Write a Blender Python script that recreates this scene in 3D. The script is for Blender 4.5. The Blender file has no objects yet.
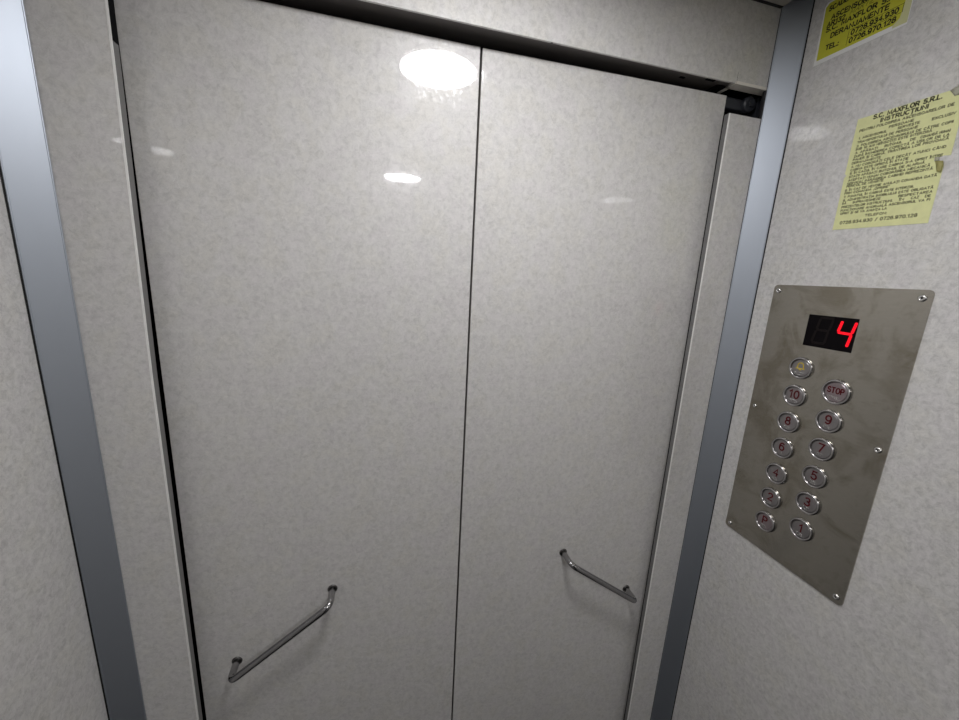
import bpy, bmesh, math, random
from mathutils import Vector, Matrix

# ------------------------------------------------------------------ scale
S = 0.62            # metres per unit of the survey (camera to door face = 1 unit)
EYE = 1.66          # camera height above the cabin floor
def wx(x): return x*S
def wy(y): return (y-1.0)*S
def wz(z): return z*S+EYE
def P(x, y, z): return Vector((wx(x), wy(y), wz(z)))

sc = bpy.context.scene
COL = sc.collection

# ------------------------------------------------------------------ camera
ya, pi_, ro = -0.26701715, -0.21371333, -0.05072546
R = Matrix.Rotation(ya, 3, 'Z') @ Matrix.Rotation(pi_, 3, 'X') @ Matrix.Rotation(ro, 3, 'Y')
M = R @ Matrix(((1, 0, 0), (0, 0, -1), (0, 1, 0)))
cam_d = bpy.data.cameras.new('camera'); cam = bpy.data.objects.new('camera', cam_d); COL.objects.link(cam)
cam.matrix_world = Matrix.Translation((0, -S, EYE)) @ M.to_4x4()
cam_d.sensor_width = 36; cam_d.lens = 385.34/959*36; cam_d.clip_start = 0.01
sc.camera = cam

# ------------------------------------------------------------------ world and exposure
w = bpy.data.worlds.new('world'); sc.world = w; w.use_nodes = True
w.node_tree.nodes['Background'].inputs[0].default_value = (0.5, 0.5, 0.5, 1)
w.node_tree.nodes['Background'].inputs[1].default_value = 0.0
sc.view_settings.view_transform = 'Standard'; sc.view_settings.look = 'None'
sc.view_settings.gamma = 1; sc.view_settings.use_curve_mapping = False
sc.view_settings.exposure = 0.0
LAMP = 50.0
LAMP_COL = (0.99, 0.985, 1.0)
LAMP_REAR = 68.0

# ------------------------------------------------------------------ materials
def mat(name):
    m = bpy.data.materials.new(name); m.use_nodes = True
    nt = m.node_tree; return m, nt, nt.nodes['Principled BSDF']
def N(nt, t, **k):
    n = nt.nodes.new(t)
    for a, b in k.items(): setattr(n, a, b)
    return n
def noise(nt, vec, scale, detail=4, rough=0.55, dist=0.0):
    n = N(nt, 'ShaderNodeTexNoise'); n.inputs['Scale'].default_value = scale
    n.inputs['Detail'].default_value = detail; n.inputs['Roughness'].default_value = rough
    n.inputs['Distortion'].default_value = dist
    nt.links.new(vec, n.inputs['Vector']); return n.outputs['Fac']
def ramp(nt, fac, stops):
    r = N(nt, 'ShaderNodeValToRGB'); e = r.color_ramp.elements
    while len(e) > 1: e.remove(e[-1])
    e[0].position = stops[0][0]; e[0].color = (*stops[0][1], 1)
    for p, c in stops[1:]:
        q = e.new(p); q.color = (*c, 1)
    nt.links.new(fac, r.inputs[0]); return r.outputs[0]
def mix(nt, a, b, fac, mode='MIX'):
    m = N(nt, 'ShaderNodeMix', data_type='RGBA', blend_type=mode)
    for s, v in ((m.inputs[0], fac), (m.inputs[6], a), (m.inputs[7], b)):
        if hasattr(v, 'is_output'): nt.links.new(v, s)
        else: s.default_value = v if isinstance(v, (int, float)) else (*v, 1)
    return m.outputs[2]
def coords(nt):
    return N(nt, 'ShaderNodeTexCoord').outputs['Object']

def laminate(name, base, coat=1.0, contrast=1.0, scratched=True):
    m, nt, b = mat(name); v = coords(nt)
    c = 0.065*contrast
    lo = tuple(x*(1-2.6*c) for x in base); hi = tuple(x*(1+1.8*c) for x in base)
    blot = ramp(nt, noise(nt, v, 130, 7, 0.8, 0.5), [(0.34, lo), (0.5, base), (0.66, hi)])
    tint = ramp(nt, noise(nt, v, 30, 4, 0.55), [(0.38, (1.0, 0.995, 0.975)), (0.5, (1, 1, 1)), (0.64, (0.995, 0.985, 1.0))])
    col = mix(nt, blot, tint, 1.0, 'MULTIPLY')
    # thin fibre-like veins of the printed decor
    n1 = noise(nt, v, 150, 5, 0.62, 1.4)
    vein = ramp(nt, n1, [(0.475, (1, 1, 1)), (0.5, (0.84, 0.84, 0.83)), (0.525, (1, 1, 1))])
    vm = ramp(nt, noise(nt, v, 40, 3, 0.5), [(0.45, (0, 0, 0)), (0.62, (1, 1, 1))])
    sep = N(nt, 'ShaderNodeSeparateColor'); nt.links.new(vm, sep.inputs[0])
    mul = N(nt, 'ShaderNodeMath', operation='MULTIPLY'); nt.links.new(sep.outputs[0], mul.inputs[0]); mul.inputs[1].default_value = 0.8*contrast
    col2 = mix(nt, col, vein, mul.outputs[0], 'MULTIPLY')
    # sparse light flecks
    fl = ramp(nt, noise(nt, v, 210, 3, 0.6, 0.6), [(0.62, (1, 1, 1)), (0.74, (1.1, 1.1, 1.1))])
    col3 = mix(nt, col2, fl, 0.8*contrast, 'MULTIPLY')
    nt.links.new(col3, b.inputs['Base Color'])
    b.inputs['Roughness'].default_value = 0.42
    b.inputs['Specular IOR Level'].default_value = 0.2
    b.inputs['Coat Weight'].default_value = coat
    b.inputs['Coat IOR'].default_value = 1.62
    # fine wiping scratches in the varnish
    mp = N(nt, 'ShaderNodeMapping'); mp.inputs['Scale'].default_value = (1, 1, 0.45)
    nt.links.new(v, mp.inputs['Vector'])
    cr = ramp(nt, noise(nt, mp.outputs[0], 330, 3, 0.6, 2.0), [(0.545, (0.022, 0.022, 0.022)), (0.62, (0.22, 0.22, 0.22))])
    if scratched: nt.links.new(cr, b.inputs['Coat Roughness'])
    else: b.inputs['Coat Roughness'].default_value = 0.02
    return m

def metal(name, col, rough, stain=None, brush=None, metallic=1.0):
    m, nt, b = mat(name); v = coords(nt)
    b.inputs['Metallic'].default_value = metallic
    b.inputs['Base Color'].default_value = (*col, 1); b.inputs['Roughness'].default_value = rough
    if brush:
        mp = N(nt, 'ShaderNodeMapping'); mp.inputs['Scale'].default_value = brush
        nt.links.new(v, mp.inputs['Vector'])
        f = noise(nt, mp.outputs[0], 1.0, 4, 0.6)
        rr = N(nt, 'ShaderNodeMapRange'); rr.inputs[3].default_value = rough-0.05; rr.inputs[4].default_value = rough+0.07
        nt.links.new(f, rr.inputs[0]); nt.links.new(rr.outputs[0], b.inputs['Roughness'])
        c = ramp(nt, f, [(0.3, tuple(x*0.93 for x in col)), (0.7, tuple(min(1, x*1.06) for x in col))])
        if stain:
            s = ramp(nt, noise(nt, v, 14, 5, 0.6, 0.8), [(0.36, stain), (0.52, (1, 1, 1))])
            s2 = ramp(nt, noise(nt, v, 46, 4, 0.7, 0.5), [(0.3, (0.82, 0.8, 0.76)), (0.45, (1, 1, 1))])
            c = mix(nt, mix(nt, c, s, 1.0, 'MULTIPLY'), s2, 0.8, 'MULTIPLY')
        nt.links.new(c, b.inputs['Base Color'])
    return m
def plain(name, col, rough=0.6, spec=0.4, var=0.06, scale=60):
    m, nt, b = mat(name); v = coords(nt)
    c = ramp(nt, noise(nt, v, scale, 4), [(0.3, tuple(x*(1-var) for x in col)), (0.7, tuple(x*(1+var) for x in col))])
    nt.links.new(c, b.inputs['Base Color'])
    b.inputs['Roughness'].default_value = rough; b.inputs['Specular IOR Level'].default_value = spec
    return m
def emit(name, col, strength):
    m, nt, b = mat(name); b.inputs['Base Color'].default_value = (*[x*0.3 for x in col], 1)
    b.inputs['Emission Color'].default_value = (*col, 1); b.inputs['Emission Strength'].default_value = strength
    return m

LAM = laminate('grey_stone_laminate', (0.685, 0.670, 0.650))
LAM_SIDE = laminate('grey_stone_laminate_side', (0.672, 0.660, 0.643), coat=1.0, contrast=1.35, scratched=False)
EDGE = plain('white_edge_band', (0.90, 0.89, 0.86), 0.3, 0.5)
BOARD = plain('raw_board_edge', (0.85, 0.81, 0.74), 0.6)
CEIL = plain('beige_ceiling_paint', (0.42, 0.40, 0.37), 0.6)
FLOOR = plain('dark_rubber_floor', (0.045, 0.045, 0.048), 0.6, scale=200)
BACK = plain('dark_back_panel', (0.09, 0.09, 0.09), 0.7, 0.1)
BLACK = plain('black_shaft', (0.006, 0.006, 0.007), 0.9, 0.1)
DARKMET = plain('dark_header_steel', (0.11, 0.10, 0.095), 0.5, 0.5)
MECH = plain('dark_blue_grey_steel', (0.035, 0.038, 0.046), 0.4, 0.5)
RUB = plain('black_rubber', (0.02, 0.019, 0.02), 0.6, 0.3)
ALU = metal('anodised_aluminium', (0.50, 0.54, 0.60), 0.50)
STEEL = metal('brushed_stainless', (0.44, 0.42, 0.37), 0.22, stain=(0.74, 0.71, 0.66), brush=(60, 60, 900))
RING = metal('polished_button_ring', (0.50, 0.485, 0.48), 0.24)
CAP = metal('satin_button_cap', (0.36, 0.345, 0.35), 0.34, brush=(60, 900, 60))
CAPR = metal('reddish_button_cap', (0.40, 0.345, 0.36), 0.34, brush=(60, 900, 60))
CHROME = metal('worn_chrome', (0.36, 0.355, 0.36), 0.17)
DCHROME = metal('dull_dark_chrome', (0.16, 0.155, 0.15), 0.3)
SCREW = metal('zinc_screw', (0.75, 0.74, 0.72), 0.25)
REDINK = plain('dark_red_numeral', (0.11, 0.004, 0.010), 0.5, 0.3, 0.1)
YELINK = plain('yellow_bell_paint', (0.80, 0.60, 0.03), 0.5, 0.3, 0.1)
GLASS = plain('black_display_glass', (0.003, 0.002, 0.003), 0.6, 0.1)
GHOST = plain('unlit_segment', (0.009, 0.006, 0.006), 0.5, 0.15)
LED = emit('red_led', (1.0, 0.0, 0.012), 1.05)
INK = plain('black_print', (0.035, 0.035, 0.02), 0.7, 0.2, 0.2)
PAPER = plain('pale_yellow_paper', (0.78, 0.79, 0.41), 0.55, 0.3, 0.05, 90)
PAPERB = plain('paper_back_curl', (0.62, 0.58, 0.26), 0.6, 0.3, 0.1, 90)
PAPERW = plain('white_torn_paper', (0.80, 0.79, 0.68), 0.6, 0.3, 0.1, 90)
PAPER2 = plain('bright_yellow_paper', (0.60, 0.59, 0.05), 0.5, 0.3, 0.05, 90)
TAPE = plain('cloudy_laminate_margin', (0.86, 0.86, 0.84), 0.3, 0.5, 0.05, 40)
TAPE2 = plain('pale_yellow_margin', (0.66, 0.66, 0.36), 0.3, 0.5, 0.05, 40)
LIT = emit('lit_diffuser', LAMP_COL, LAMP)
LIT2 = emit('lit_diffuser_rear', LAMP_COL, LAMP_REAR)
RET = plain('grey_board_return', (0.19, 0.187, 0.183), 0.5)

# ------------------------------------------------------------------ helpers
def link(name, bm, m, parent=None, smooth=False, origin=None):
    me = bpy.data.meshes.new(name)
    bmesh.ops.recalc_face_normals(bm, faces=bm.faces)
    if origin is None and parent is None:
        xs = [v.co for v in bm.verts]
        origin = Vector([(min(c[i] for c in xs)+max(c[i] for c in xs))/2 for i in range(3)])
    if origin is None: origin = Vector((0, 0, 0))
    if origin.length: bmesh.ops.translate(bm, verts=bm.verts, vec=-origin)
    if smooth:
        for f in bm.faces: f.smooth = True
    bm.to_mesh(me); bm.free()
    if m: me.materials.append(m)
    o = bpy.data.objects.new(name, me); COL.objects.link(o)
    if parent is not None:
        o.parent = parent
        # children are written in world coordinates
        o.location = origin - base_of(parent)
    else: o.location = origin
    return o
def base_of(o):
    return o.location.copy() + (base_of(o.parent) if o.parent else Vector((0, 0, 0)))
def box(bm, a, b, bev=0.0):
    lo = [min(a[i], b[i]) for i in range(3)]; hi = [max(a[i], b[i]) for i in range(3)]
    r = bmesh.ops.create_cube(bm, size=1.0)
    for v in r['verts']:
        v.co = Vector([(lo[i]+hi[i])/2 + v.co[i]*(hi[i]-lo[i]) for i in range(3)])
    if bev:
        es = list({e for v in r['verts'] for e in v.link_edges})
        bmesh.ops.bevel(bm, geom=es, offset=bev, segments=3, profile=0.5, affect='EDGES')
    return r
def B(a, b, bev=0.0):
    bm = bmesh.new(); box(bm, a, b, bev); return bm
def struct(o): o['kind'] = 'structure'; return o
def tag(o, label, cat, group=None):
    o['label'] = label; o['category'] = cat
    if group: o['group'] = group
    return o
def empty(name, loc):
    o = bpy.data.objects.new(name, None); o.location = loc; o.empty_display_size = 0.05; COL.objects.link(o); return o
def prism(pts, z0, z1):
    bm = bmesh.new()
    lo = [bm.verts.new((p[0], p[1], z0)) for p in pts]; hi = [bm.verts.new((p[0], p[1], z1)) for p in pts]
    n = len(pts)
    for i in range(n): bm.faces.new((lo[i], lo[(i+1) % n], hi[(i+1) % n], hi[i]))
    bm.faces.new(lo[::-1]); bm.faces.new(hi)
    return bm
def tube(path, r, seg=16):
    bm = bmesh.new(); rings = []
    prev = None
    for i, p in enumerate(path):
        t = (path[min(i+1, len(path)-1)]-path[max(i-1, 0)]).normalized()
        if prev is None:
            n = t.orthogonal().normalized()
        else:
            n = (prev - t*prev.dot(t)).normalized()
        prev = n; bq = t.cross(n)
        rings.append([bm.verts.new(p + (n*math.cos(a)+bq*math.sin(a))*r) for a in [2*math.pi*k/seg for k in range(seg)]])
    for a, b in zip(rings, rings[1:]):
        for k in range(seg): bm.faces.new((a[k], a[(k+1) % seg], b[(k+1) % seg], b[k]))
    bm.faces.new(rings[0][::-1]); bm.faces.new(rings[-1])
    return bm
def lathe(profile, centre, axis, seg=40):
    """profile: list of (radius, height along axis)"""
    bm = bmesh.new(); axis = Vector(axis).normalized(); n = axis.orthogonal().normalized(); b = axis.cross(n); c = Vector(centre)
    rings = []
    for r, h in profile:
        if r < 1e-6: rings.append([bm.verts.new(c+axis*h)])
        else: rings.append([bm.verts.new(c+axis*h+(n*math.cos(a)+b*math.sin(a))*r) for a in [2*math.pi*k/seg for k in range(seg)]])
    for a, d in zip(rings, rings[1:]):
        for k in range(seg):
            k2 = (k+1) % seg
            if len(a) == 1 and len(d) == 1: continue
            if len(a) == 1: bm.faces.new((a[0], d[k2], d[k]))
            elif len(d) == 1: bm.faces.new((a[k], a[k2], d[0]))
            else: bm.faces.new((a[k], a[k2], d[k2], d[k]))
    return bm
def arc_corner(p0, pc, p1, n=7, rad=0.01):
    """fillet points at corner pc"""
    a = (p0-pc).normalized(); b = (p1-pc).normalized()
    s = pc+a*rad; e = pc+b*rad; out = []
    for i in range(n+1):
        t = i/n; out.append(s*(1-t)**2 + pc*2*t*(1-t) + e*t*t)
    return out

# ------------------------------------------------------------------ cabin shell (survey units)
F = 0.95                  # front face of jamb and header panels
WR, WL, CEILZ = 1.078, -0.6235, 0.722
YB = -1.81                # rear wall
FLZ = -EYE/S
YRC, YLC = 0.9025, 0.9030  # where the corner profiles meet the side walls
XRC, XLC = 1.0275, -0.5770  # where they meet the front panels
T = 0.029                 # board thickness

struct(link('floor', B(P(WL-T, YB-T, FLZ-0.05), P(WR+T, 1.12, FLZ)), FLOOR))
struct(link('ceiling', B(P(XLC+0.002, YB, CEILZ), P(XRC-0.002, F-0.006, CEILZ+0.012)), CEIL))
TOP = CEILZ+0.09
struct(link('ceiling_void', B(P(WL-T, YB-T, TOP), P(WR+T, 1.12, TOP+0.03)), CEIL))
struct(link('wall_right', B(P(WR, YB, FLZ), P(WR+T, YRC-0.001, TOP)), LAM_SIDE))
struct(link('wall_left', B(P(WL-T, YB, FLZ), P(WL, YLC-0.001, TOP)), LAM_SIDE))
struct(link('wall_back', B(P(WL-T, YB-T, FLZ), P(WR+T, YB, TOP)), BACK))
# lift shaft side behind the doors
struct(link('wall_shaft', B(P(WL-T, 1.12, FLZ), P(WR+T, 1.16, TOP)), BLACK))
struct(link('wall_shaft_left', B(P(WL-2*T, YLC+0.05, FLZ), P(WL-T, 1.12, TOP)), BLACK))
struct(link('wall_shaft_right', B(P(WR+T, YRC+0.05, FLZ), P(WR+2*T, 1.12, TOP)), BLACK))

# jamb panels beside the doors
JL, JR = -0.4660, 0.921
HB = 0.533                # underside of header
TL = 0.021
def jamb_strip(a, b, y0, y1, z0, z1):
    """vertical strip following the left jamb edge, between edge offsets a and b; the board leans in a little at the top"""
    def ex(z): return JL if z < -0.25 else JL + 0.0118*(z+0.25)
    zs = [z0] + ([-0.25] if z0 < -0.25 < z1 else []) + [z1]
    pts = [((ex(z)+a) if a > -0.09 else XLC-0.03, z) for z in zs] + [(ex(z)+b, z) for z in reversed(zs)]
    bm = bmesh.new()
    f = [bm.verts.new(P(x, y0, z)) for x, z in pts]; g = [bm.verts.new(P(x, y1, z)) for x, z in pts]
    n = len(pts); bm.faces.new(f); bm.faces.new(g[::-1])
    for k in range(n): bm.faces.new((f[k], g[k], g[(k+1) % n], f[(k+1) % n]))
    return bm
jl = struct(link('wall_front_left', jamb_strip(-1, -0.0030, F, F+TL, FLZ, 0.495), LAM))
link('edge_band', jamb_strip(-0.0030, 0.0, F-0.0006, F+0.003, FLZ, 0.495), EDGE, jl)
link('board_return', jamb_strip(-0.0027, -0.0002, F+0.003, F+TL, FLZ, 0.385), RET, jl)
link('gap_shade', jamb_strip(-0.0027, 0.0004, F+0.003, F+TL, 0.385, 0.495), BLACK, jl)  # black strip standing in for the shade of the gap above the return
jr = struct(link('wall_front_right', B(P(JR+0.0030, F, FLZ), P(XRC+0.03, F+0.0165, 0.4620), 0.0006), LAM))
link('edge_band', B(P(JR, F-0.0006, FLZ), P(JR+0.0031, F+0.003, 0.4620), 0.0006), EDGE, jr)
link('board_return', B(P(JR+0.0002, F+0.003, FLZ), P(JR+0.0027, F+0.0165, 0.4620)), RET, jr)

# header panel above the doors
hd = struct(link('wall_front_top', B(P(XLC-0.03, F, HB), P(XRC+0.03, F+0.0055, TOP)), LAM))
bm = B(P(XLC-0.03, F+0.006, HB+0.005), P(0.9235, 1.075, HB+0.03))
link('soffit', bm, DARKMET, hd)
bm = bmesh.new()
box(bm, P(0.9235, F-0.0002, HB-0.001), P(XRC+0.03, F+T, HB+0.006))
box(bm, P(0.9235, F+T*0.8, HB-0.001), P(0.933, F+0.058, HB+0.006))
link('board_edge', bm, BOARD, hd)
bm = bmesh.new()
box(bm, P(0.845, F+0.012, HB+0.0035), P(0.872, F+0.022, HB+0.0052))
box(bm, P(0.775, F+0.030, HB+0.0035), P(0.79, F+0.036, HB+0.0052))
box(bm, P(0.895, F+0.03, HB+0.001), P(0.9235, F+0.075, HB+0.0052))
link('slot', bm, BLACK, hd)
link('seam', B(P(0.9262, F-0.0003, HB), P(0.9268, F, HB+0.025)), RUB, hd)
bm = lathe([(0.0016, 0), (0.0016, 0.0012), (0.0, 0.0016)], P(0.395, F+0.004, HB), (0, 0, -1), 12)
link('screw_tip', bm, DARKMET, hd)

# ceiling joint
struct(link('trim_3', B(P(XLC+0.002, F-0.0085, CEILZ-0.001), P(XRC-0.002, F-0.0005, CEILZ+0.011)), RUB))

# corner profiles
def corner(name, a, b, outward, g0, g1):
    """a: point on front panel, b: point on side wall (world xy); h towards the cabin"""
    a = Vector(a); b = Vector(b); d = (b-a); L = d.length; d.normalize(); n = Vector(outward).normalized()
    def q(t, h): p = a+d*t+n*h; return (p.x, p.y)
    mm = 0.001
    s0, s1 = g0*mm, L-g1*mm
    prof = [(s0, -1.5*mm), (s0, 1.1*mm), (s0+0.5*mm, 1.5*mm), (s0+1.3*mm, 1.5*mm), (s0+1.7*mm, 0.9*mm),
            (s1-1.7*mm, 0.9*mm), (s1-1.3*mm, 1.5*mm), (s1-0.5*mm, 1.5*mm), (s1, 1.1*mm), (s1, -1.5*mm)]
    o = struct(link(name, prism([q(*p) for p in prof], wz(FLZ), wz(TOP)), ALU))
    bk = [(-4*mm, -4*mm), (-1*mm, -0.6*mm), (L+1*mm, -0.6*mm), (L+4*mm, -4*mm)]
    link('gasket', prism([q(*p) for p in bk], wz(FLZ), wz(TOP)), RUB, o)
    return o
corner('trim_1', (wx(XLC), wy(F)), (wx(WL), wy(YLC)), (1, -1), 0.9, 1.5)
corner('trim_2', (wx(XRC), wy(F)), (wx(WR), wy(YRC)), (-1, -1), 1.4, 1.6)

# ------------------------------------------------------------------ doors
def door(name, x0, x1, ztop):
    return struct(link(name, B(P(x0, 1.0, FLZ+0.012), P(x1, 1.042, ztop), 0.0008), LAM))
d1 = door('door_1', -0.4720, 0.2380, 0.5195)
d2 = door('door_2', 0.2432, 0.9360, 0.5190)
def pull(door_o, a, b, label):
    """a, b: mounts on the door face (x, z); bar stands off towards the cabin"""
    h = 0.0375; r = 0.0055
    A = P(a[0], 1.0, a[1]); C = P(b[0], 1.0, b[1]); off = Vector((0, -h, 0))
    A2, C2 = A+off, C+off
    pts = [A + Vector((0, 0.0, 0))] + [A+off*0.3] + arc_corner(A, A2, C2, 8, 0.016) + arc_corner(A2, C2, C, 8, 0.016) + [C+off*0.3, C]
    o = link('pull_handle', tube(pts, r, 20), CHROME, door_o, True)
    o['label'] = label
    for m_ in (A, C):
        f = link('mounting_flange', lathe([(0.0082, -0.0003), (0.0082, 0.0010), (0.0070, 0.0020), (0.0050, 0.0022)], m_, (0, -1, 0), 28), DCHROME, o, True)
    return o
pull(d1, (-0.381, -1.078), (-0.126, -0.890), 'chrome pull handle rising to the right')
pull(d2, (0.5910, -0.876), (0.8540, -1.061), 'chrome pull handle falling to the right')
# this leaf stands slightly open towards the cabin at its outer edge
hinge = Vector((wx(0.2432), 0, 0))
rot = Matrix.Translation(hinge) @ Matrix.Rotation(-0.022, 4, 'Z') @ Matrix.Translation(-hinge)
d2.matrix_basis = rot @ Matrix.Translation(d2.location)

# door closer arm seen in the gap above the right jamb
dm = empty('door_closer', P(0.99, 1.03, 0.47))
tag(dm, 'dark blue-grey steel closer arm in the gap above the right jamb panel', 'door closer')
link('arm', B(P(0.925, 0.992, 0.492), P(1.012, 1.016, 0.522), 0.003), MECH, dm)
link('roller', lathe([(0, -0.001), (0.0115, -0.001), (0.0125, 0.002), (0.0125, 0.011), (0.0105, 0.013), (0.005, 0.013), (0.005, 0.016), (0, 0.016)],
     P(1.015, 1.0, 0.508), (0, -1, 0), 28), MECH, dm)
link('bracket', B(P(0.925, 1.016, 0.455), P(1.06, 1.10, 0.53), 0.002), BLACK, dm)
link('mounting_plate', B(P(1.045, 0.985, 0.40), P(1.055, 1.10, 0.531)), MECH, dm)

# ------------------------------------------------------------------ ceiling lights
def lamp(x, y, label, lit):
    t = empty('ceiling_light', P(x, y, CEILZ)); r = 0.0845
    tag(t, label, 'ceiling light', 'round recessed ceiling lights')
    c = P(x, y, CEILZ)
    link('diffuser', lathe([(0, 0.004), (r*0.8, 0.0038), (r, 0.003), (r, 0.0)], c, (0, 0, -1), 64), lit, t)
    link('frame', lathe([(r+0.0005, 0), (r+0.0005, 0.0045), (r+0.004, 0.006), (r+0.014, 0.005), (r+0.018, 0.0)], c, (0, 0, -1), 64), SCREW, t, True)
lamp(0.224, 0.421, 'round recessed white ceiling light nearest the doors', LIT)
lamp(0.205, -1.284, 'round recessed white ceiling light at the rear of the cabin', LIT2)

# ------------------------------------------------------------------ items on the right wall
KP = 1.0
def V(y, z, h=0.0):      # point on the right wall, h metres off it
    return Vector((wx(WR)-h, wy(y*KP), wz(z*KP)))
WALLM = Matrix(((0, 0, -1), (-1, 0, 0), (0, 1, 0)))     # text x -> -Y, y -> Z, normal -> -X
# single-line sans-serif capitals: (width, strokes) on a box one unit high
def _arc(cx, cy, rx, ry, a0, a1, n=8):
    return [(cx+rx*math.cos(math.radians(a0+(a1-a0)*i/n)), cy+ry*math.sin(math.radians(a0+(a1-a0)*i/n))) for i in range(n+1)]
_O = _arc(0.36, 0.5, 0.36, 0.5, 90, 450, 18)
_D0 = _arc(0.28, 0.5, 0.28, 0.5, 90, 450, 16)
GL = {
 'A': (0.70, [[(0, 0), (0.35, 1), (0.70, 0)], [(0.13, 0.34), (0.57, 0.34)]]),
 'B': (0.58, [[(0, 0), (0, 1), (0.32, 1)]+_arc(0.32, 0.76, 0.22, 0.24, 90, -90)+[(0, 0.52)], [(0.32, 0.52)]+_arc(0.32, 0.26, 0.26, 0.26, 90, -90)+[(0, 0)]]),
 'C': (0.66, [_arc(0.36, 0.5, 0.36, 0.5, 48, 312, 14)]),
 'D': (0.64, [[(0, 0), (0, 1), (0.24, 1)]+_arc(0.24, 0.5, 0.40, 0.5, 90, -90, 10)+[(0, 0)]]),
 'E': (0.54, [[(0.54, 1), (0, 1), (0, 0), (0.54, 0)], [(0, 0.52), (0.48, 0.52)]]),
 'F': (0.50, [[(0.50, 1), (0, 1), (0, 0)], [(0, 0.50), (0.44, 0.50)]]),
 'G': (0.70, [_arc(0.36, 0.5, 0.36, 0.5, 50, 330, 14)+[(0.70, 0.46), (0.40, 0.46)]]),
 'H': (0.60, [[(0, 0), (0, 1)], [(0.60, 0), (0.60, 1)], [(0, 0.52), (0.60, 0.52)]]),
 'I': (0.02, [[(0.01, 0), (0.01, 1)]]),
 'J': (0.42, [[(0.42, 1), (0.42, 0.24)]+_arc(0.21, 0.24, 0.21, 0.24, 0, -180)]),
 'L': (0.48, [[(0, 1), (0, 0), (0.48, 0)]]),
 'M': (0.74, [[(0, 0), (0, 1), (0.37, 0.12), (0.74, 1), (0.74, 0)]]),
 'N': (0.62, [[(0, 0), (0, 1), (0.62, 0), (0.62, 1)]]),
 'O': (0.72, [_O]),
 'P': (0.56, [[(0, 0), (0, 1), (0.30, 1)]+_arc(0.30, 0.73, 0.26, 0.27, 90, -90)+[(0, 0.46)]]),
 'R': (0.62, [[(0, 0), (0, 1), (0.32, 1)]+_arc(0.32, 0.75, 0.26, 0.25, 90, -90)+[(0, 0.50)], [(0.30, 0.50), (0.62, 0)]]),
 'S': (0.58, [_arc(0.29, 0.75, 0.25, 0.25, 25, 250, 9)+_arc(0.29, 0.26, 0.29, 0.26, 75, -160, 10)]),
 'T': (0.62, [[(0, 1), (0.62, 1)], [(0.31, 1), (0.31, 0)]]),
 'U': (0.60, [[(0, 1), (0, 0.30)]+_arc(0.30, 0.30, 0.30, 0.30, 180, 360, 10)+[(0.60, 1)]]),
 'V': (0.66, [[(0, 1), (0.33, 0), (0.66, 1)]]),
 'X': (0.62, [[(0, 0), (0.62, 1)], [(0, 1), (0.62, 0)]]),
 'Z': (0.60, [[(0, 1), (0.58, 1), (0, 0), (0.60, 0)]]),
 '0': (0.56, [_D0]),
 '1': (0.34, [[(0.02, 0.76), (0.26, 1), (0.26, 0)]]),
 '2': (0.54, [_arc(0.27, 0.72, 0.26, 0.28, 165, -30, 9)+[(0, 0), (0.54, 0)]]),
 '3': (0.54, [_arc(0.26, 0.75, 0.24, 0.25, 150, -85, 9)+_arc(0.26, 0.26, 0.28, 0.26, 85, -155, 9)]),
 '4': (0.58, [[(0.44, 0), (0.44, 1), (0, 0.30), (0.58, 0.30)]]),
 '5': (0.54, [[(0.50, 1), (0.10, 1), (0.04, 0.52)]+_arc(0.26, 0.32, 0.28, 0.32, 130, -150, 10)]),
 '6': (0.56, [_arc(0.30, 0.52, 0.30, 0.48, 50, 180, 8)+_arc(0.28, 0.32, 0.28, 0.32, 180, 540, 14)]),
 '7': (0.54, [[(0, 1), (0.54, 1), (0.18, 0)]]),
 '8': (0.56, [_arc(0.28, 0.76, 0.23, 0.24, -90, 270, 14), _arc(0.28, 0.26, 0.28, 0.26, 90, 450, 14)]),
 '9': (0.56, [_arc(0.26, 0.48, 0.30, 0.48, -130, 0, 8)+_arc(0.28, 0.68, 0.28, 0.32, 0, 360, 14)]),
 '.': (0.04, [[(0.02, 0.0), (0.02, 0.07)]]), ',': (0.05, [[(0.04, 0.07), (0.0, -0.12)]]),
 ':': (0.04, [[(0.02, 0.0), (0.02, 0.07)], [(0.02, 0.55), (0.02, 0.62)]]),
 '/': (0.36, [[(0, -0.05), (0.36, 1.05)]]), '-': (0.28, [[(0, 0.42), (0.28, 0.42)]]),
 '„': (0.16, [[(0.05, 0.07), (0.0, -0.12)], [(0.16, 0.07), (0.11, -0.12)]]), '”': (0.16, [[(0.05, 1.0), (0.0, 0.8)], [(0.16, 1.0), (0.11, 0.8)]]),
 ' ': (0.30, []),
}
def _mark(ch, strokes):
    w_, st = GL[ch]; return (w_, st+[strokes])
GL['Ă'] = _mark('A', _arc(0.35, 1.28, 0.16, 0.14, 180, 360, 6)); GL['Â'] = _mark('A', [(0.2, 1.12), (0.35, 1.27), (0.5, 1.12)])
GL['Î'] = _mark('I', [(-0.13, 1.12), (0.01, 1.27), (0.15, 1.12)])
GL['Ș'] = _mark('S', [(0.31, -0.14), (0.25, -0.32)]); GL['Ț'] = _mark('T', [(0.33, -0.14), (0.27, -0.32)])
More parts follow.
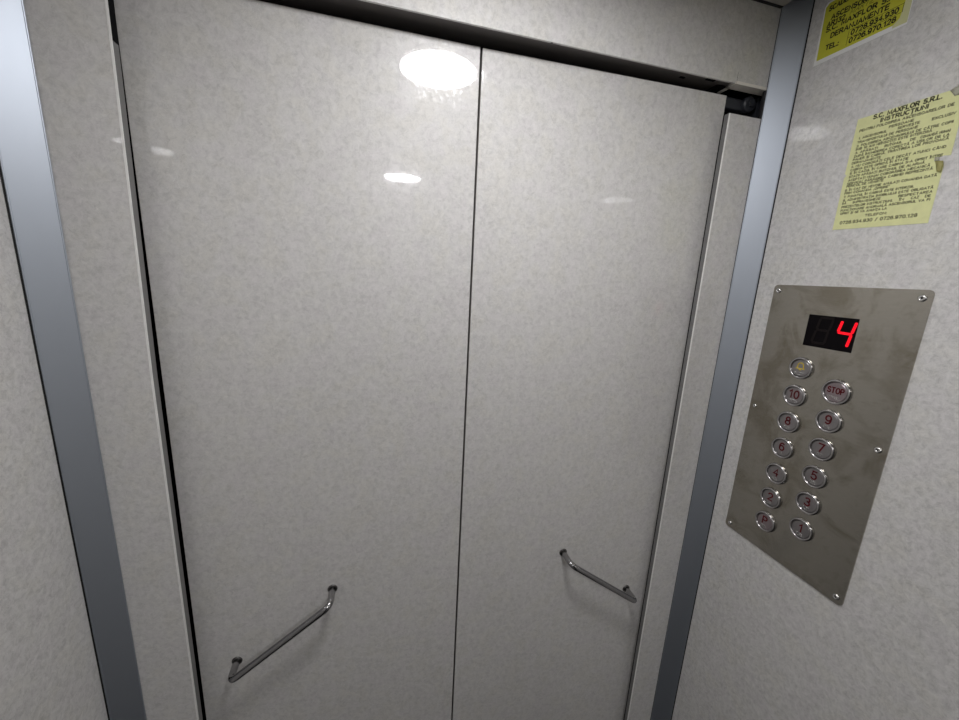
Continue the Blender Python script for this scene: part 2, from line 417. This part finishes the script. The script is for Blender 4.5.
def ribbon(bm, pts, wd, place):
    """flat ribbon along pts (2D), with mitred joints"""
    n = len(pts); V2 = [Vector(p) for p in pts]
    if (V2[0]-V2[-1]).length < 1e-6 and n > 2: closed = True
    else: closed = False
    L_, R_ = [], []
    for i, p in enumerate(V2):
        a = V2[i]-V2[i-1] if i else (V2[-1]-V2[-2] if closed else V2[1]-V2[0])
        b = V2[i+1]-V2[i] if i < n-1 else (V2[1]-V2[0] if closed else V2[-1]-V2[-2])
        a = a.normalized() if a.length > 1e-9 else b.normalized(); b = b.normalized() if b.length > 1e-9 else a
        na = Vector((-a.y, a.x)); nb = Vector((-b.y, b.x)); m_ = na+nb
        if m_.length < 0.2: m_ = na
        m_.normalize(); k = min(1.0/max(0.35, m_.dot(na)), 1.7)*wd/2
        e = Vector((0, 0))
        if not closed and i == 0: e = -a*wd*0.35
        if not closed and i == n-1: e = b*wd*0.35
        L_.append(p+m_*k+e); R_.append(p-m_*k+e)
    lv = [bm.verts.new(place(p)) for p in L_]; rv = [bm.verts.new(place(p)) for p in R_]
    for i in range(n-1): bm.faces.new((lv[i], rv[i], rv[i+1], lv[i+1]))
def put_text(bm, s, y0, y1, z, cap, h, wd=0.16, shear=0.0, z2=None, gap=0.26):
    """s fitted from wall coordinate y0 (left) to y1 (right), baseline z, capital height cap (survey units)"""
    if z2 is None: z2 = z
    glyphs = [GL[c] for c in s]
    total = sum(g[0] for g in glyphs)+gap*(len(s)-1)
    sx = (y0-y1)/max(total, 0.05); x = 0.0
    for g in glyphs:
        for st in g[1]:
            pts = [((x+p[0])*sx/cap, p[1]) for p in st]
            ribbon(bm, pts, wd, lambda p: V(y0-(p.x+shear*p.y)*cap, z+(z2-z)*(p.x*cap/(y0-y1))+p.y*cap, h+0.00015))
        x += g[0]+gap

def sheet(poly, h0, h1):
    """flat plate on the wall from outline (y, z)"""
    bm = bmesh.new()
    a = [bm.verts.new(V(y, z, h0)) for y, z in poly]; b = [bm.verts.new(V(y, z, h1)) for y, z in poly]
    n = len(poly)
    for i in range(n): bm.faces.new((a[i], a[(i+1) % n], b[(i+1) % n], b[i]))
    bm.faces.new(a[::-1]); bm.faces.new(b)
    return bm
def rrect(y0, y1, z0, z1, r, n=6):
    out = []
    for cy, cz, a0 in ((y0-r, z1-r, 90), (y1+r, z1-r, 0), (y1+r, z0+r, -90), (y0-r, z0+r, 180)):
        # going clockwise as seen by the viewer: y decreases to the right
        for i in range(n+1):
            a = math.radians(a0+90-90*i/n) if a0 != 90 else math.radians(180-90*i/n)
            if a0 == 0: a = math.radians(90-90*i/n)
            if a0 == -90: a = math.radians(-90*i/n)
            if a0 == 180: a = math.radians(-90-90*i/n)
            out.append((cy-r*math.cos(a), cz+r*math.sin(a)))
    return out

# control panel --------------------------------------------------------
PT = 0.0022
KP = 0.9965
cp = empty('control_panel', V(0.688, -0.735))
tag(cp, 'brushed stainless lift control panel with round floor buttons and red digit display', 'control panel')
bm = sheet(rrect(0.8525, 0.5250, -0.7365, 0.0182, 0.010), 0, PT)
link('face_plate', bm, STEEL, cp)
# display
dsp = link('display', sheet([(0.7457, -0.0532), (0.6367, -0.0532), (0.6367, -0.1332), (0.7457, -0.1332)], PT-0.0004, PT+0.0003), GLASS, cp)
def seg(bm, a, b, wd, h):
    a = Vector(a); b = Vector(b); d = (b-a).normalized(); n = Vector((-d.y, d.x)); r = wd/2
    pts = []
    for k in range(7):
        t = math.pi/2+math.pi*k/6; pts.append(a+d*math.cos(t)*r*0.8+n*math.sin(t)*r)
    for k in range(7):
        t = -math.pi/2+math.pi*k/6; pts.append(b+d*math.cos(t)*r*0.8+n*math.sin(t)*r)
    f = [bm.verts.new(V(p.x, p.y, h)) for p in pts]; g = [bm.verts.new(V(p.x, p.y, h-0.0004)) for p in pts]
    bm.faces.new(f); bm.faces.new(g[::-1])
    for i in range(len(f)): bm.faces.new((f[i], g[i], g[(i+1) % len(f)], f[(i+1) % len(f)]))
SY = {'a': ((0.6670, -0.0585), (0.6405, -0.0585)), 'f': ((0.6690, -0.0640), (0.6727, -0.0855)), 'b': ((0.6402, -0.0640), (0.6440, -0.0862)),
      'g': ((0.6712, -0.0895), (0.6460, -0.0903)), 'c': ((0.6450, -0.0938), (0.6483, -0.1185)), 'e': ((0.674, -0.0938), (0.6775, -0.1185)), 'd': ((0.6750, -0.1225), (0.6505, -0.1225))}
bm = bmesh.new()
for k in 'fbgc': seg(bm, *SY[k], 0.0058, PT+0.0008)
o = link('lit_digit', bm, LED, dsp); o['label'] = 'lit red digit 4'
bm = bmesh.new()
for k in 'abcdefg':
    (p, q) = SY[k]; seg(bm, (p[0]+0.0485, p[1]), (q[0]+0.0485, q[1]), 0.0055, PT+0.0006)
o = link('unlit_digit', bm, GHOST, dsp); o['label'] = 'unlit dark digit'
# screws
for y, z, r in ((0.839, 0.0025, 0.0044), (0.5404, 0.0010, 0.0045), (0.837, -0.332, 0.0034), (0.541, -0.334, 0.0045), (0.8378, -0.722, 0.0036), (0.5398, -0.7195, 0.0045)):
    s_ = link('screw', lathe([(r, -0.0005), (r, 0.0008), (r*0.75, 0.0019), (r*0.36, 0.0023), (r*0.33, 0.0011), (0, 0.0011)], V(y, z, PT), (-1, 0, 0), 24), SCREW, cp, True)
    link('socket', lathe([(r*0.34, 0.0012), (0, 0.0013)], V(y, z, PT), (-1, 0, 0), 12), RUB, s_)
# buttons
rows_l = [('bell', -0.1936), ('10', -0.2689), ('8', -0.3440), ('6', -0.4196), ('4', -0.4968), ('2', -0.5721), ('P', -0.6472)]
rows_r = [('STOP', -0.2316), ('9', -0.3064), ('7', -0.3812), ('5', -0.4567), ('3', -0.5315), ('1', -0.6080)]
random.seed(3)
def button(y, z, s):
    big = 1.07 if s == 'STOP' else 1.0
    R0 = 0.0181*big; hb = PT-0.0005
    ring = link('button', lathe([(R0, 0), (R0, 0.0022), (R0-0.0006, 0.0040), (R0-0.0018, 0.0049), (R0-0.0030, 0.0047),
                 (R0-0.0040, 0.0036), (R0-0.0043, 0.0022), (R0-0.0046, 0.0010)], V(y, z, hb), (-1, 0, 0), 48), RING, cp, True)
    rc = R0-0.0047
    cap = link('button_cap', lathe([(rc+0.0003, 0.0006), (rc, 0.0026), (rc-0.0006, 0.0031), (0, 0.0033)], V(y, z, hb), (-1, 0, 0), 40),
               CAPR if s in ('STOP', 'P') else CAP, ring)
    if s in ('STOP', 'P'): cap['label'] = 'reddish worn button cap'
    hh = hb+0.0033
    bm = bmesh.new()
    if s == 'bell':
        m_ = YELINK
        # outline of a hand bell
        o_ = [(-0.0085, -0.004), (-0.0062, -0.0012), (-0.0055, 0.005), (-0.0030, 0.0082), (0, 0.0092), (0.0030, 0.0082), (0.0055, 0.005), (0.0062, -0.0012), (0.0085, -0.004)]
        o_ = [(p*1.2, q*1.25) for p, q in o_]
        for p, q in zip(o_, o_[1:]): seg(bm, (y-p[0], z+0.003+p[1]), (y-q[0], z+0.003+q[1]), 0.0019, hh+0.0002)
        seg(bm, (y+0.0085, z-0.001), (y-0.0085, z-0.001), 0.0020, hh+0.0002)
        seg(bm, (y+0.0022, z-0.0042), (y-0.0022, z-0.0042), 0.0022, hh+0.0002)
        seg(bm, (y, z+0.0122), (y, z+0.0138), 0.0018, hh+0.0002)
        link('bell_symbol', bm, m_, ring)
    else:
        wd = {'STOP': 0.0340, '10': 0.0235, '1': 0.0065}.get(s, 0.0115)
        cap_h = 0.0130 if s == 'STOP' else 0.0200
        put_text(bm, s, y+wd/2, y-wd/2, z-cap_h*0.5+0.0040, cap_h, hh, wd=0.22 if s == 'STOP' else 0.185)
        link('numeral' if s != 'STOP' else 'lettering', bm, REDINK, ring)
    # braille
    bm = bmesh.new()
    cells = {'bell': 3, '10': 3, 'STOP': 4}.get(s, 2)
    for c in range(cells):
        cx = y+(cells-1)*0.0040-c*0.0080
        for i in range(2):
            for j in range(3):
                if random.random() < 0.55 or (i == 0 and j == 0):
                    sub = lathe([(0.0009, 0), (0.0007, 0.0006), (0, 0.0009)], V(cx-i*0.0036+0.0018, z-0.0112-j*0.0030, hh), (-1, 0, 0), 8)
                    me = bpy.data.meshes.new('q'); sub.to_mesh(me); sub.free(); bm.from_mesh(me); bpy.data.meshes.remove(me)
    link('braille', bm, SCREW, ring)
for s, z in rows_l: button(0.7355, z, s)
for s, z in rows_r: button(0.6450, z, s)

# instruction notice ----------------------------------------------------
KP = 1.0
nt_ = empty('instruction_notice', V(0.65, 0.150))
tag(nt_, 'torn pale yellow paper of printed lift instructions stuck above the control panel', 'notice')
PH = 0.0004
outline = [(0.7380, 0.3965), (0.5865, 0.3964), (0.5790, 0.3850), (0.5605, 0.3815), (0.5590, 0.2800), (0.5590, 0.2746), (0.5640, 0.2752), (0.5686, 0.2764), (0.5760, 0.2745),
           (0.5817, 0.2700), (0.5770, 0.2630), (0.5690, 0.2600), (0.5655, 0.2590), (0.5650, 0.234), (0.5646, 0.1499), (0.7380, 0.1530), (0.7388, 0.2700),
           (0.7355, 0.2752), (0.7350, 0.2765), (0.7390, 0.2790)]
link('sheet', sheet(outline, 0, PH), PAPER, nt_)
def curl(pts_a, pts_b, lift, m_, name, parent):
    """small curled tongue of paper between edge a (on the wall) and edge b (lifted)"""
    bm = bmesh.new(); K = 7; rows = []
    for i in range(K):
        t = i/(K-1); row = []
        for a, b in zip(pts_a, pts_b):
            y = a[0]*(1-t)+b[0]*t; z = a[1]*(1-t)+b[1]*t
            row.append(bm.verts.new(V(y, z, PH+lift*math.sin(t*math.pi*0.72))))
        rows.append(row)
    for r0, r1 in zip(rows, rows[1:]):
        for k in range(len(r0)-1): bm.faces.new((r0[k], r0[k+1], r1[k+1], r1[k]))
    bmesh.ops.solidify(bm, geom=bm.faces[:], thickness=0.0003)
    return link(name, bm, m_, parent, True)
curl([(0.5865, 0.3962), (0.5800, 0.3875), (0.5780, 0.3835)], [(0.5700, 0.4010), (0.5620, 0.3925), (0.5610, 0.3850)], 0.0025, PAPERW, 'curled_corner', nt_)
curl([(0.5800, 0.2690), (0.5775, 0.2610), (0.5735, 0.2480)], [(0.5655, 0.2655), (0.5640, 0.2580), (0.5650, 0.2460)], 0.003, PAPERB, 'torn_flap', nt_)
curl([(0.5825, 0.2765), (0.5815, 0.2700)], [(0.5740, 0.2750), (0.5730, 0.2690)], 0.002, PAPERW, 'torn_flap', nt_)
SH = 0.0
WB = 0.27
bm = bmesh.new()
put_text(bm, 'S.C. MAXFLOR S.R.L.', 0.7067, 0.5963, 0.3868, 0.0080, PH, WB, SH)
put_text(bm, 'INSTRUCȚIUNI', 0.6914, 0.6144, 0.3758, 0.0074, PH, WB, SH)
link('heading_text', bm, INK, nt_)
bm = bmesh.new(); c0 = 0.0043
L = [('PENTRU FOLOSIREA ASCENSOARELOR DE', 0.7286, 0.5749, 0.3668, 0.0046), ('PERSOANE', 0.6725, 0.6323, 0.3578, 0.0044),
     ('1. ASCENSORUL', 0.7269, 0.6755, 0.3508, c0), ('SERVEȘTE', 0.6562, 0.6214, 0.3503, c0), ('EXCLUSIV', 0.6021, 0.5689, 0.3497, 0.0044),
     ('TRANSPORTULUI DE PERSOANE', 0.7277, 0.6227, 0.3425, c0), ('2. FOLOSIREA ASCENSORULUI DE CĂTRE COPII', 0.7272, 0.5692, 0.3346, c0),
     ('SUB 10 ANI NEÎNSOȚIȚI ESTE INTERZISĂ', 0.7277, 0.5981, 0.3278, c0),
     ('3. APĂSAȚI', 0.7270, 0.6850, 0.3200, c0), ('BUTONUL', 0.6720, 0.6430, 0.3199, c0), ('DE', 0.6290, 0.6210, 0.3198, c0), ('COMANDĂ', 0.6130, 0.5880, 0.3197, c0), ('NUMAI', 0.5850, 0.5700, 0.3196, 0.0044),
     ('DUPĂ ÎNCHIDEREA CORECTĂ A UȘILOR DE LA', 0.7272, 0.5697, 0.3124, c0), ('PALIER ȘI CABINĂ. TRÂNTIREA LOR PROVOACĂ', 0.7281, 0.5691, 0.3055, c0),
     ('DERANJAMENTE', 0.7287, 0.6747, 0.2983, c0), ('4. NU COBORÂȚI CELE DECÂT ATUNCI CÂND', 0.7285, 0.5697, 0.2908, c0), ('CABINA ESTE OPRITĂ ÎN STAȚIE', 0.7282, 0.6245, 0.2834, c0),
     ('5. ÎN CAZUL ÎN CARE CABINA S-A OPRIT ÎNTRE', 0.7281, 0.5711, 0.2760, c0), ('STAȚII APĂSAȚI BUTONUL DE ALARMĂ', 0.7283, 0.5960, 0.2684, c0),
     ('ACEPTAȚI NUMAI COBORÂREA MECANICĂ', 0.7280, 0.5861, 0.2608, c0), ('SERVICIU, PĂRĂSIREA CABINEI REPREZINTĂ', 0.7287, 0.5806, 0.2535, c0),
     ('PERICOL DE MOARTE', 0.7285, 0.6589, 0.2478, c0), ('6. ÎN CAZ DE NEVOIE ANULAȚI COMANDA DATĂ', 0.7297, 0.5714, 0.2392, c0), ('PRIN COMANDA „OPRIRE”', 0.7293, 0.6450, 0.2324, c0),
     ('7. FUMATUL ÎN CABINĂ ESTE INTERZIS.', 0.7291, 0.6029, 0.2244, c0), ('8. ADMINISTRAȚIA IMOBILULUI ESTE OBLIGATĂ', 0.7288, 0.5717, 0.2167, c0),
     ('SĂ', 0.7295, 0.7215, 0.2099, c0), ('SUPRAVEGHEZE', 0.7080, 0.6560, 0.2094, c0), ('RESPECTAREA', 0.6240, 0.5713, 0.2088, c0),
     ('PREZENTELOR INSTRUCȚIUNI.', 0.7289, 0.6330, 0.2016, c0), ('ÎN', 0.6210, 0.6140, 0.2014, c0), ('CAZ', 0.6020, 0.5900, 0.2013, c0), ('DE', 0.5800, 0.5723, 0.2012, c0),
     ('FUNCȚIONARE ANORMALĂ ASCENSORUL VA FI', 0.7289, 0.5716, 0.1938, c0), ('OPRIT ȘI SE VA ANUNȚA LA', 0.7284, 0.6398, 0.1868, c0),
     ('TELEFON:', 0.6766, 0.6375, 0.1768, 0.0044)]
for s, a, b, z, c in L: put_text(bm, s, a, b, z, c, PH, 0.24, SH)
put_text(bm, '0728.934.930 / 0726.970.128', 0.7245, 0.5849, 0.1648, 0.0060, PH, 0.22, SH)
link('body_text', bm, INK, nt_)

# inspection notice -----------------------------------------------------
n2 = empty('inspection_notice', V(0.775, 0.561))
tag(n2, 'bright yellow notice in a cloudy plastic sleeve high beside the aluminium corner strip', 'notice')
link('plastic_sleeve', sheet([(0.8715, 0.6900), (0.8706, 0.5617), (0.6872, 0.5600), (0.6850, 0.6960), (0.70, 0.700), (0.866, 0.698)], 0, 0.0003), TAPE, n2)
link('sheet', sheet([(0.8685, 0.6880), (0.8654, 0.5714), (0.7130, 0.5700), (0.7030, 0.5790), (0.7000, 0.6020), (0.7000, 0.6950), (0.862, 0.6945)], 0.0003, 0.0005), PAPER2, n2)
link('faded_margin', sheet([(0.7130, 0.5700), (0.7030, 0.5790), (0.7000, 0.6020), (0.7000, 0.6950), (0.6880, 0.6950), (0.6880, 0.5640), (0.7130, 0.5645)], 0.0003, 0.00045), TAPE2, n2)
bm = bmesh.new(); h = 0.0005
put_text(bm, 'SCADENȚA', 0.8589, 0.7950, 0.6756, 0.0098, h, WB, SH, z2=0.6770)
put_text(bm, 'ASCENSOR', 0.8494, 0.7770, 0.6537, 0.0098, h, WB, SH, z2=0.6510)
put_text(bm, 'AR132', 0.8561, 0.8180, 0.6404, 0.0098, h, WB, SH, z2=0.6380)
put_text(bm, 'MARTIE 20', 0.8080, 0.7400, 0.6420, 0.0095, h, 0.10, 0.35, z2=0.6410)
put_text(bm, 'S.C. MAXFLOR S.R.L.', 0.8556, 0.7080, 0.6290, 0.0098, h, WB, SH, z2=0.6250)
put_text(bm, 'DERANJAMENTE', 0.8418, 0.7285, 0.6110, 0.0098, h, WB, SH, z2=0.6098)
put_text(bm, '0728.934.930', 0.7954, 0.7087, 0.5940, 0.0098, h, WB, SH, z2=0.5922)
put_text(bm, '0726.970.128', 0.7960, 0.7100, 0.5778, 0.0098, h, WB, SH, z2=0.5760)
put_text(bm, 'TEL.:', 0.8480, 0.8204, 0.5878, 0.0098, h, WB, SH, z2=0.5855)
link('lettering', bm, INK, n2)
bm = bmesh.new()
for (a, b) in (((0.8010, 0.6040), (0.8015, 0.5756)), ((0.8010, 0.5905), (0.7030, 0.5890)), ((0.8010, 0.6065), (0.7010, 0.6050)), ((0.7010, 0.6065), (0.7010, 0.5890))):
    seg(bm, a, b, 0.0007, h+0.0002)
link('ruled_lines', bm, INK, n2)
